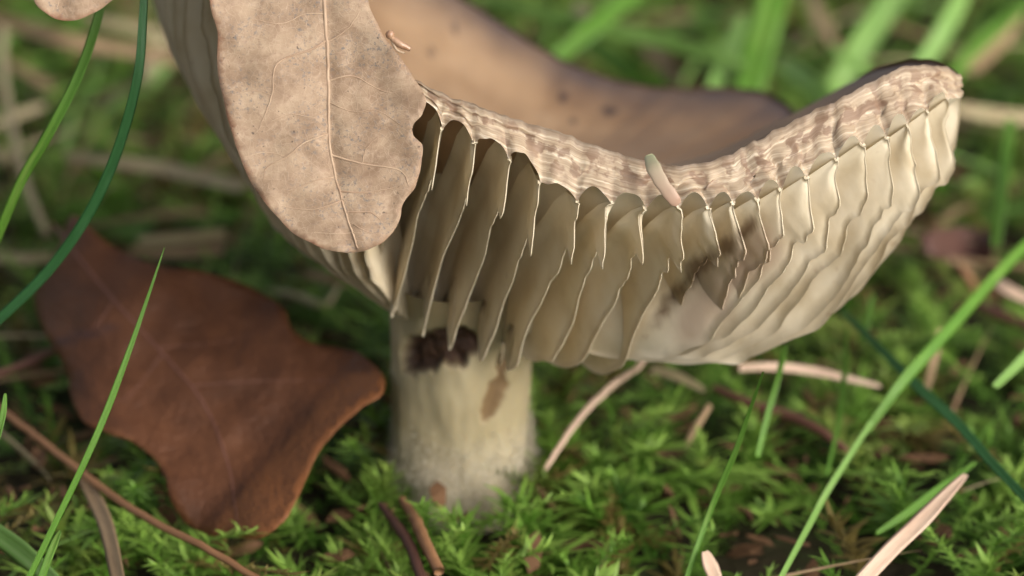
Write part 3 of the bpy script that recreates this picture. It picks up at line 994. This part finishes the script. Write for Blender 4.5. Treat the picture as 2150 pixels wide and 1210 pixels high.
# stems and straws left
blade('dry_stem', 'long thin rusty bare stem running under the lower lobe of the brown leaf', 'stem', [(-20, 845, 1.25), (60, 905, 1.2), (130, 960, 1.15), (220, 1030, 1.1), (320, 1095, 1.1), (430, 1150, 1.1), (560, 1228, 1.0)], 17, 'rust', None, 'z', (0.8, 0.9), round_=True)
blade('straw', 'grey brown flat straw bending down from the rusty bare stem', ST, [(165, 985, 1.05), (195, 1040, 1.0), (225, 1110, 1.0), (250, 1225, 0.9)], 34, 'tan', SG, 'z', (0.5, 0.9))
blade('straw', 'thin reddish stalk poking out from behind the brown leaf', ST, [(-20, 790, 1.1), (50, 765, 1.1), (130, 728, 1.2)], 15, 'redtwig', SG, 'z', (0.9, 0.7), round_=True)
blade('straw', 'pale straw pointing at the underside of the cap behind the dark green blade', ST, [(135, 328, 1.7), (230, 340, 1.7), (330, 352, 1.6), (420, 372, 1.6), (510, 394, 1.6)], 30, 'straw', SG, 'z', (0.6, 0.8))
blade('straw', 'light tan straw stub lying above the brown leaf', ST, [(290, 505, 1.2), (380, 500, 1.2), (475, 490, 1.2)], 24, 'straw', SG, 'z', (0.5, 0.9))
blade('straw', 'darker tan straw stub lying against the brown leaf', ST, [(270, 525, 1.0), (370, 530, 1.0), (470, 522, 1.0)], 26, 'tan', SG, 'z', (0.5, 0.9))
blade('straw', 'short beige straw tucked behind the left margin of the brown leaf', ST, [(-10, 540, 1.0), (50, 544, 1.0), (110, 540, 1.0)], 24, 'straw', SG, 'z', (0.9, 0.8))
blade('straw', 'long beige stalk bending down to the tip of the brown leaf', ST, [(5, 60, 2.6), (8, 160, 2.4), (30, 290, 2.0), (60, 400, 1.6), (98, 490, 1.2)], 19, 'straw', SG, 'z', (0.9, 0.8), round_=True)
blade('straw', 'broad tan straw below the drooping lobe of the pale leaf', ST, [(-20, 40, 2.0), (60, 60, 2.0), (140, 85, 2.0), (300, 110, 1.8), (380, 130, 1.7)], 34, 'tan', SG, 'z', (0.8, 0.8))
blade('straw', 'cream straw meeting the cap behind the dark green blade', ST, [(180, 38, 2.4), (260, 55, 2.3), (340, 75, 2.2)], 24, 'straw', SG, 'z', (0.7, 0.8))
blade('straw', 'greyish straw sloping down behind the bright green blade', ST, [(10, 128, 1.8), (60, 155, 1.7), (110, 185, 1.6)], 22, 'tan', SG, 'z', (0.5, 0.8))
blade('straw', 'pale straw rising behind the long beige stalk', ST, [(-10, 262, 1.5), (40, 240, 1.5), (95, 222, 1.5)], 22, 'straw', SG, 'z', (0.9, 0.4))
blade('straw', 'whitish blade scrap standing against the outside of the cap', ST, [(345, 75, 1.4), (325, 120, 1.4), (302, 170, 1.3)], 36, 'straw', SG, 'z', (0.4, 0.4))
blade('straw', 'small reddish straw on the moss under the left flank of the cap', ST, [(640, 575, 1.0), (690, 585, 1.0), (742, 600, 0.9)], 22, 'tan', SG, 'z', (0.4, 0.4))
blade('straw', 'thin ochre straw crossing the moss toward the stem', ST, [(560, 610, 0.9), (620, 620, 1.0), (680, 640, 1.0), (712, 600, 1.1)], 16, 'straw', SG, 'z', (0.3, 0.4), round_=True)
# around the stem
blade('dry_stem', 'slender beige bent stem slanting from under the gills into the moss', 'stem', [(1400, 690, 2.2), (1345, 765, 1.75), (1290, 805, 1.5), (1225, 868, 1.3), (1180, 930, 1.1), (1145, 985, 0.9)], 15, 'pink', None, 'z', (0.9, 0.6), round_=True)
blade('straw', 'yellow straw in the moss behind the slender bent stem', ST, [(1370, 775, 1.2), (1420, 790, 1.2), (1480, 820, 1.1)], 22, 'straw', SG, 'z', (0.8, 0.4))
blade('straw', 'cream straw lying under the edge of the gills behind two green blades', ST, [(1553, 773, 1.5), (1620, 770, 1.5), (1700, 778, 1.4), (1780, 795, 1.3), (1850, 812, 1.2)], 20, 'pink', SG, 'z', (0.8, 0.3))
blade('twig', 'dark red twig sunk in the moss behind thin green blades', TW, [(1500, 815, 0.9), (1580, 850, 0.9), (1660, 875, 0.9), (1730, 910, 0.9), (1785, 955, 0.8)], 24, 'redtwig', None, 'z', (0.6, 0.5), round_=True)
blade('twig', 'short brown stalk leaning in the moss beside the dark red twig', TW, [(1490, 850, 1.2), (1465, 890, 1.0), (1440, 935, 0.8)], 17, 'tan', None, 'z', (0.8, 0.7), round_=True)
blade('twig', 'orange brown peeling needle sticking up below the stem', TW, [(842, 1048, 1.0), (868, 1085, 1.0), (893, 1140, 1.0), (922, 1200, 0.9)], 26, 'rust', None, 'z', (0.5, 0.9), round_=True)
blade('twig', 'dark brown needle lying alongside the orange brown needle', TW, [(797, 1058, 0.9), (830, 1100, 0.9), (862, 1150, 0.9), (890, 1230, 0.8)], 24, 'dark', None, 'z', (0.4, 0.9), round_=True)
blade('straw', 'pinkish tan straw stub poking up from the moss between the thin green blades', ST, [(1480, 1158, 1.1), (1492, 1190, 1.0), (1506, 1225, 0.9)], 32, 'pink', SG, 'z', (0.4, 0.8))
# right
blade('grass_blade', 'broad green blade sweeping down toward the moss beside the gills', GB, [(2200, 470, 2.8), (2100, 570, 2.6), (1990, 695, 2.3), (1900, 795, 2.0), (1850, 862, 1.7), (1820, 905, 1.5)], 25, 'mid', RG, 'z', (0.9, 0.5), 0.1)
blade('grass_blade', 'narrow grey green stalk rising from the moss to the broad green blade', GB, [(1830, 885, 1.6), (1785, 955, 1.4), (1735, 1035, 1.2), (1700, 1100, 1.1), (1665, 1165, 1.0), (1630, 1230, 0.9)], 14, 'pale', RG, 'z', (0.8, 0.8))
blade('grass_blade', 'straight dull green blade crossing behind the broad green blade', GB, [(1770, 655, 1.9), (1850, 735, 1.8), (1930, 815, 1.7), (2010, 890, 1.6), (2085, 975, 1.5), (2180, 1075, 1.4)], 22, 'teal', RG, 'z', (0.5, 0.8))
blade('grass_blade', 'slim vivid green blade standing in the moss in front of the red twig', GB, [(1603, 780, 3.2), (1575, 860, 2.7), (1545, 945, 2.2), (1500, 1050, 1.6), (1470, 1130, 1.2), (1436, 1230, 0.8)], 13, 'bright', RG, 'z', (0.2, 0.8))
blade('grass_blade', 'thin dark green blade with a pale cut end hanging in front of the red twig', GB, [(1650, 725, 2.4), (1632, 800, 2.1), (1612, 870, 1.8), (1590, 960, 1.4)], 14, 'mid', RG, 'z', (0.7, 0.8))
blade('grass_blade', 'faint upright green blade below the rounded edge of the gills', GB, [(1778, 690, 1.9), (1772, 800, 1.5), (1758, 900, 1.2), (1735, 1000, 0.9)], 13, 'bright', RG, 'z', (0.4, 0.5))
blade('grass_blade', 'little green blade tip touching the outer edge of the gills', GB, [(1834, 615, 1.9), (1824, 660, 1.8), (1808, 720, 1.5)], 15, 'bright', RG, 'z', (0.1, 0.9))
blade('straw', 'broad pinkish dry straw slanting across the moss with a pointed end', ST, [(2028, 996, 1.5), (1985, 1040, 1.45), (1930, 1098, 1.35), (1870, 1155, 1.25), (1800, 1230, 1.1)], 36, 'pink', SG, 'z', (0.25, 0.95))
blade('grass_blade', 'green blade running along the broad pinkish straw', GB, [(2050, 970, 1.2), (1980, 1020, 1.1), (1900, 1080, 1.0), (1840, 1120, 0.9)], 20, 'mid', RG, 'z', (0.3, 0.4))
blade('grass_blade', 'pale bluish green blade stub above the crossing dull green blade', GB, [(2180, 715, 2.2), (2140, 762, 2.1), (2088, 812, 2.0)], 22, 'pale', RG, 'z', (0.9, 0.7))
blade('grass_blade', 'upright green blade meeting the broad green blade beyond the gills', GB, [(2122, 250, 2.8), (2112, 330, 2.4), (2100, 430, 2.0), (2090, 520, 1.5)], 27, 'mid', RG, 'z', (0.7, 0.7))
blade('twig', 'reddish brown twig lying beyond the broad green blade', TW, [(2050, 640, 0.9), (2100, 662, 0.9), (2170, 690, 0.9)], 26, 'redtwig', None, 'z', (0.5, 0.9), round_=True)
blade('twig', 'orange stub of a stalk below the dark curled leaf', TW, [(2015, 560, 1.2), (2030, 580, 1.1), (2045, 605, 0.9)], 20, 'rust', None, 'z', (0.6, 0.8), round_=True)
blade('straw', 'pale grey straw bending over beyond the broad green blade', ST, [(2085, 580, 1.3), (2110, 605, 1.3), (2165, 632, 1.2)], 24, 'pink', SG, 'z', (0.5, 0.8))
blade('straw', 'thin beige stalk standing beside the crossing blades', ST, [(1975, 690, 1.6), (1962, 750, 1.3), (1945, 820, 1.0)], 18, 'tan', SG, 'z', (0.4, 0.7))
# behind the cap
blade('grass_blade', 'pale green blade standing behind the broken tip of the cap', GB, [(2040, -60, 3.4), (2000, 30, 3.0), (1965, 90, 2.7), (1925, 150, 2.4), (1890, 215, 2.0)], 42, 'pale', BG, 'z', (0.9, 0.8))
blade('grass_blade', 'broad light green blade leaning behind the dark rim of the cap', GB, [(1915, -60, 3.2), (1860, 20, 2.8), (1815, 85, 2.5), (1770, 160, 2.1), (1730, 230, 1.6)], 58, 'pale', BG, 'z', (0.9, 0.7), 0.3)
blade('grass_blade', 'widest mid green upright blade behind the far rim of the cap', GB, [(1635, -60, 3.4), (1615, 20, 3.0), (1595, 90, 2.6), (1575, 170, 2.2), (1560, 240, 1.8)], 72, 'mid', BG, 'z', (0.9, 0.8), 0.25)
blade('grass_blade', 'light green blade joining the widest blade at the far rim', GB, [(1560, 30, 2.6), (1540, 90, 2.4), (1515, 150, 2.2), (1490, 215, 1.9)], 44, 'pale', BG, 'z', (0.3, 0.8))
blade('grass_blade', 'long light green blade lying nearly level behind the far rim', GB, [(1010, -6, 2.8), (1120, 22, 2.8), (1250, 58, 2.7), (1380, 85, 2.6), (1500, 118, 2.5), (1570, 140, 2.4)], 36, 'pale', BG, 'z', (0.4, 0.5))
blade('grass_blade', 'green blade crossing over the level blade near the cap', GB, [(1345, -25, 3.0), (1270, 35, 2.9), (1215, 80, 2.7), (1160, 130, 2.4)], 46, 'mid', BG, 'z', (0.8, 0.7))
blade('grass_blade', 'short dull green blade sloping down to the far rim under the level blade', GB, [(1200, 70, 1.8), (1270, 115, 1.7), (1330, 155, 1.6), (1400, 190, 1.5)], 40, 'mid', BG, 'z', (0.5, 0.6))
blade('grass_blade', 'yellowish green blade folded down behind the notch in the far rim', GB, [(1640, 130, 2.0), (1690, 170, 2.0), (1730, 205, 1.9), (1770, 245, 1.7)], 48, 'pale', BG, 'z', (0.5, 0.7))
blade('grass_blade', 'thin pointed bluish blade tip behind the notch of the cap', GB, [(1740, 94, 2.9), (1775, 122, 2.8), (1840, 160, 2.6)], 22, 'pale', BG, 'z', (0.1, 0.7))
blade('grass_blade', 'dark green blade fanning out beyond the broken tip of the cap', GB, [(2180, -10, 2.2), (2100, 55, 2.0), (2040, 110, 1.8), (2000, 165, 1.6)], 34, 'mid', BG, 'z', (0.5, 0.6))
blade('straw', 'beige straw leaning behind the broken tip of the cap', ST, [(2150, 20, 1.8), (2100, 80, 1.7), (2035, 150, 1.5)], 40, 'tan', SG, 'z', (0.5, 0.6))
blade('straw', 'pale straw level with the broken tip of the cap', ST, [(1990, 222, 1.9), (2050, 236, 1.8), (2110, 245, 1.7), (2190, 250, 1.6)], 34, 'straw', SG, 'z', (0.5, 0.8))
blade('straw', 'brown straw between the wide blades behind the cap', ST, [(1700, -20, 1.6), (1720, 40, 1.6), (1760, 110, 1.5)], 28, 'tan', SG, 'z', (0.6, 0.4))
blade('straw', 'tan straw sloping behind the level blade', ST, [(1330, 60, 1.8), (1370, 110, 1.7), (1430, 180, 1.6)], 34, 'tan', SG, 'z', (0.5, 0.6))
blade('straw', 'small whitish straw end beside the crossing blade', ST, [(1205, 12, 2.6), (1220, 28, 2.6), (1235, 50, 2.5)], 34, 'straw', SG, 'z', (0.6, 0.5))

# small dead leaf beyond the gills on the right
cl_pts = [(1930, 500), (1975, 480), (2030, 478), (2078, 492), (2090, 520), (2070, 552), (2020, 548), (1975, 545), (1945, 530)]
cl = empty('dead_leaf', G(2010, 540, 0.6))
tag(cl, 'small dark reddish curled dead leaf beyond the edge of the gills', 'leaf')
link('blade', leaf_sheet(cl_pts, lambda x, y: G(x, y, 1.0 + 0.25 * math.sin(x * 0.03) + 0.004 * (540 - y)), 12, 0.03, M['dark'], seed=9), cl)

# scrap stuck on the broken flesh, seed on the leaf margin
p0 = crom([P(1362, 326, 29.30), P(1372, 352, 29.12), P(1390, 385, 29.06), P(1412, 415, 29.06), P(1424, 430, 29.10)], 22)
kk = np.linspace(0, 1, 22)
o = link('petal_scrap', tube(p0, (0.015 + 0.068 * np.sin(np.pi * np.clip(kk * 0.9 + 0.07, 0, 1)) ** 0.6) * (1 + 0.10 * np.sin(kk * 9) + 0.05 * np.sin(kk * 31)), 14, M['scrap'], 'petal_scrap', flat=0.22))
tag(o, 'soft pale pinkish green plant scrap stuck across the broken cap edge', 'plant scrap')


def blob(name, center, r, mat, squash=(1, 1, 1), seed=0, parent=None):
    nu, nv = 16, 12
    V = []
    for i in range(nu):
        for j in range(nv):
            a = i / nu * 2 * math.pi; b = (j + 0.5) / nv * math.pi
            d = np.array([math.sin(b) * math.cos(a), math.sin(b) * math.sin(a), math.cos(b)])
            V.append(center + r * (1 + 0.15 * nz(d[0] * 2 + seed, d[1] * 2, d[2] * 2)) * d * np.array(squash))
    f = grid_faces(nu, nv, cu=True)[:, ::-1].tolist() + [[i * nv for i in range(nu)], [i * nv + nv - 1 for i in range(nu)][::-1]]
    return link(name, mesh(name, np.array(V), f, mat), parent)


sd_ = empty('seed_husk', P(835, 90, 29.2))
tag(sd_, 'tiny glossy brown seed husk on the right margin of the pale oak leaf', 'seed')
blob('seed', P(819, 73, 29.1), 0.05, M['bead'], parent=sd_)
link('stalk', tube(crom([P(822, 80, 29.12), P(838, 92, 29.12), P(862, 104, 29.14)], 12), 0.022 + 0.02 * np.sin(np.linspace(0.3, 3.1, 12)), 8, M['bead'], 'stalk'), sd_)
link('bract', tube(crom([P(822, 82, 29.12), P(832, 104, 29.12), P(850, 112, 29.14)], 10), np.linspace(0.02, 0.008, 10), 8, M['vein'], 'bract'), sd_)

# ------------------------------------------------------------------ moss, grass and litter that nobody could count
def moss_template(r, n_leaf, h, spread, leaf_l, leaf_w):
    """a shoot with small pointed leaves curling away from it; returns verts, faces, tone"""
    V, F, C = [], [], []
    bend = r.normal(0, 0.25, 2)
    def axis(t):
        return np.array([bend[0] * h * t * t, bend[1] * h * t * t, h * t])
    def leaf(b, d, L, wd, sh, dk):
        d = d / np.linalg.norm(d)
        s = np.cross(d, [0, 0, 1.0]); s = s / (np.linalg.norm(s) + 1e-9)
        up = np.cross(s, d)
        i = len(V)
        curl = r.uniform(-0.1, 0.45)
        m1 = b + d * L * 0.35 + up * L * 0.04
        m2 = b + d * L * 0.72 - up * L * curl * 0.25
        tp = b + d * L - up * L * curl * 0.75
        V.extend([b - s * wd * 0.35, b + s * wd * 0.35, m1 + s * wd * 0.5, m1 - s * wd * 0.5, m2 + s * wd * 0.3, m2 - s * wd * 0.3, tp])
        F.extend([(i, i + 1, i + 2, i + 3), (i + 3, i + 2, i + 4, i + 5), (i + 5, i + 4, i + 6, i + 6)])
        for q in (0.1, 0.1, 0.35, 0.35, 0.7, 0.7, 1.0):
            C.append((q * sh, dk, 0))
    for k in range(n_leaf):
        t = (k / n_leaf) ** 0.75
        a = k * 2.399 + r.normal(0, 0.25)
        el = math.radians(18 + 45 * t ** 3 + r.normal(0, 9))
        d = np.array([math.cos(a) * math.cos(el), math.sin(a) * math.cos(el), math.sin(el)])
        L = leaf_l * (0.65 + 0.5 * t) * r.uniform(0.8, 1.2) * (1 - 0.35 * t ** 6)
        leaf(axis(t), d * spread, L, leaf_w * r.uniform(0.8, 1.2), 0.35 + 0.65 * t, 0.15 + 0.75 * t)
    return np.array(V), np.array(F), np.array(C)


def moss_field():
    r = np.random.default_rng(5)
    temps = [moss_template(r, 46, 1.0, 1, 0.36, 0.060), moss_template(r, 50, 1.5, 1, 0.26, 0.040), moss_template(r, 54, 0.85, 1, 0.46, 0.065),
             moss_template(r, 70, 2.0, 1, 0.22, 0.042), moss_template(r, 60, 1.3, 1, 0.32, 0.04), moss_template(r, 34, 0.7, 1, 0.5, 0.07),
             moss_template(r, 64, 1.7, 1, 0.30, 0.05)]
    Vs, Fs, Cs = [], [], []
    off = 0
    cnt = 0
    for k in range(7600):
        y = r.uniform(23, 58); hx = 4.2 + 0.30 * y
        x = r.uniform(-hx, hx)
        dens = 0.52 + 0.95 * nz(x * 0.42, y * 0.42, 3) + 0.6 * nz(x * 1.1, y * 1.1, 5)
        if y > 40: dens *= 0.75
        if x < -2.5 and y < 31: dens *= 0.85
        d = math.hypot(x - STEM[0], y - STEM[1])
        if d < 2.4: dens += 0.6
        if r.uniform() > dens: continue
        if d < 0.98: continue
        v, f, c = temps[r.integers(len(temps))]
        s = r.uniform(0.7, 1.3) * (1 + 0.3 * nz(x * 0.35, y * 0.35, 9))
        if y < 26: s *= 0.8
        ang = r.uniform(0, 6.28); tx, ty = r.normal(0, 0.75, 2)
        ca, sa = math.cos(ang), math.sin(ang)
        q = v.copy() * s
        q = np.stack([q[:, 0] * ca - q[:, 1] * sa, q[:, 0] * sa + q[:, 1] * ca, q[:, 2]], 1)
        q[:, 0] += tx * q[:, 2]; q[:, 1] += ty * q[:, 2]
        q[:, 2] /= math.sqrt(1 + 0.7 * (tx * tx + ty * ty))
        hmax = q[:, 2].max()
        if hmax > 1.25: q[:, 2] *= 1.25 / hmax
        q += np.array([x, y, ground_z(x, y) - 0.08])
        cc = c.copy()
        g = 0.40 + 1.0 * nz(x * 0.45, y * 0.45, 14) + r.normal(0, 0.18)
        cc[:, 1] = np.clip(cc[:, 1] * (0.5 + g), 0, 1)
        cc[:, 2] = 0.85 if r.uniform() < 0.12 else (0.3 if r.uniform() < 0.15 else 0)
        Vs.append(q); Fs.append(f + off); Cs.append(cc); off += len(q); cnt += 1
    V = np.vstack(Vs); F = np.vstack(Fs); C = np.vstack(Cs)
    quad = F[F[:, 2] != F[:, 3]]; tri = F[F[:, 2] == F[:, 3]][:, :3]
    me = bpy.data.meshes.new('moss')
    me.vertices.add(len(V)); me.vertices.foreach_set('co', (V * CM).astype(np.float32).ravel())
    li = np.concatenate([quad.ravel(), tri.ravel()]).astype(np.int32)
    me.loops.add(len(li)); me.loops.foreach_set('vertex_index', li)
    ls = np.concatenate([np.arange(len(quad)) * 4, len(quad) * 4 + np.arange(len(tri)) * 3]).astype(np.int32)
    me.polygons.add(len(ls)); me.polygons.foreach_set('loop_start', ls)
    me.update(calc_edges=True)
    me.polygons.foreach_set('use_smooth', np.ones(len(ls), bool))
    a = me.color_attributes.new('tone', 'FLOAT_COLOR', 'POINT')
    a.data.foreach_set('color', np.hstack([C, np.ones((len(C), 1))]).astype(np.float32).ravel())
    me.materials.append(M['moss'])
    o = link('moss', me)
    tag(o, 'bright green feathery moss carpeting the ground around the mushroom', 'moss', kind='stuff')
    print('moss shoots', cnt, 'verts', len(V))


moss_field()


def filler_grass():
    r = np.random.default_rng(21)
    mats = [M['mid'], M['pale'], M['tan'], M['bright'], M['straw']]
    Vs, Fs, UVs, Cs, fm = [], [], [], [], []
    off = 0
    n = 12
    for k in range(2000):
        y = 24 + 40 * r.uniform() ** 0.8; hx = 4 + 0.34 * y
        x = r.uniform(-hx, hx)
        qx, qy, w = proj(np.array([x, y, 0.6]))
        front = y < 37
        if front and r.uniform() < 0.75: continue
        h = r.uniform(0.7, 1.6) if front else r.uniform(0.9, 2.4) + (max(0, y - 46) * 0.07)
        wd = r.uniform(0.03, 0.08) if front else r.uniform(0.06, 0.30)
        if math.hypot(x - STEM[0], y - STEM[1]) < 1.6: continue
        a = r.uniform(0, 6.28); lean = r.uniform(0.3, 1.5) * h
        flat = r.uniform() < 0.28
        if flat:
            h = r.uniform(0.15, 0.9); lean = r.uniform(1.5, 4.0); wd = r.uniform(0.05, 0.16)
        t = np.linspace(0, 1, n)
        base = np.array([x, y, ground_z(x, y) + (r.uniform(0.4, 0.9) if flat else -0.1)])
        c = base + np.stack([math.cos(a) * lean * t ** 1.8, math.sin(a) * lean * t ** 1.8, h * (t - 0.25 * t ** 3)], 1)
        T = unit(np.gradient(c, axis=0))
        A = unit(np.cross(T, np.array([math.cos(a + 0.6), math.sin(a + 0.6), 0.25]))); B = np.cross(A, T)
        hw = (wd / 2 * np.minimum(1, 0.04 + (1 - t) * 2.2) * np.minimum(1, 0.5 + t * 2))[:, None]
        secs = [(-1, 0.1), (0, -0.35), (1, 0.1), (0, -0.2)]
        V = np.stack([c + A * hw * u + B * hw * v for u, v in secs], 1).reshape(-1, 3)
        f = grid_faces(n, 4, cv=True) + off
        ro = r.uniform(0, 40)
        UV = np.stack(np.broadcast_arrays(np.array([s[0] for s in secs])[None] * 0.5 + ro, t[:, None] * h + ro), -1).reshape(-1, 2)
        Vs.append(V); Fs.append(f); UVs.append(UV); Cs.append(np.zeros((len(V), 3)))
        mi = r.choice(5, p=[0.03, 0.02, 0.55, 0.0, 0.40]) if flat else r.choice(5, p=[0.40, 0.32, 0.10, 0.12, 0.06])
        fm += [mi] * len(f)
        off += len(V)
    o = link('grass', mesh('grass', np.vstack(Vs), np.vstack(Fs), mats, uv=np.vstack(UVs), col=np.vstack(Cs), fmat=fm))
    tag(o, 'green and dry grass growing through the moss behind the mushroom', 'grass', kind='stuff')


filler_grass()


def litter():
    r = np.random.default_rng(3)
    Vs, Fs = [], []
    off = 0
    for k in range(4500):
        y = r.uniform(23, 60); hx = 4.2 + 0.30 * y
        x = r.uniform(-hx, hx)
        if math.hypot(x - STEM[0], y - STEM[1]) < 1.1: continue
        L = r.uniform(0.08, 0.65); wd = L * r.uniform(0.12, 0.4)
        a = r.uniform(0, 6.28); ti = r.normal(0, 0.35)
        d = np.array([math.cos(a) * math.cos(ti), math.sin(a) * math.cos(ti), math.sin(ti)])
        s = np.array([-math.sin(a), math.cos(a), r.normal(0, 0.3)])
        c = np.array([x, y, ground_z(x, y) + r.uniform(0.02, 0.75)])
        up = np.array([0, 0, 0.018])
        ring = [c - d * L / 2, c - d * L * 0.2 + s * wd / 2, c + d * L * 0.25 + s * wd * 0.4, c + d * L / 2, c + d * L * 0.2 - s * wd * 0.45, c - d * L * 0.25 - s * wd / 2]
        Vs += [p + up + np.array([0, 0, r.normal(0, 0.02)]) for p in ring] + [p - up for p in ring]
        Fs += [[off + i for i in (0, 1, 5)], [off + i for i in (1, 2, 4, 5)], [off + i for i in (2, 3, 4)],
               [off + 6 + i for i in (5, 1, 0)], [off + 6 + i for i in (5, 4, 2, 1)], [off + 6 + i for i in (4, 3, 2)]]
        Fs += [[off + i, off + 6 + i, off + 6 + (i + 1) % 6, off + (i + 1) % 6] for i in range(6)]
        off += 12
    o = link('leaf_litter', mesh('leaf_litter', np.array(Vs), Fs, M['litter'], smooth=False))
    tag(o, 'brown crumbled leaf litter lying between the moss', 'litter', kind='stuff')


litter()
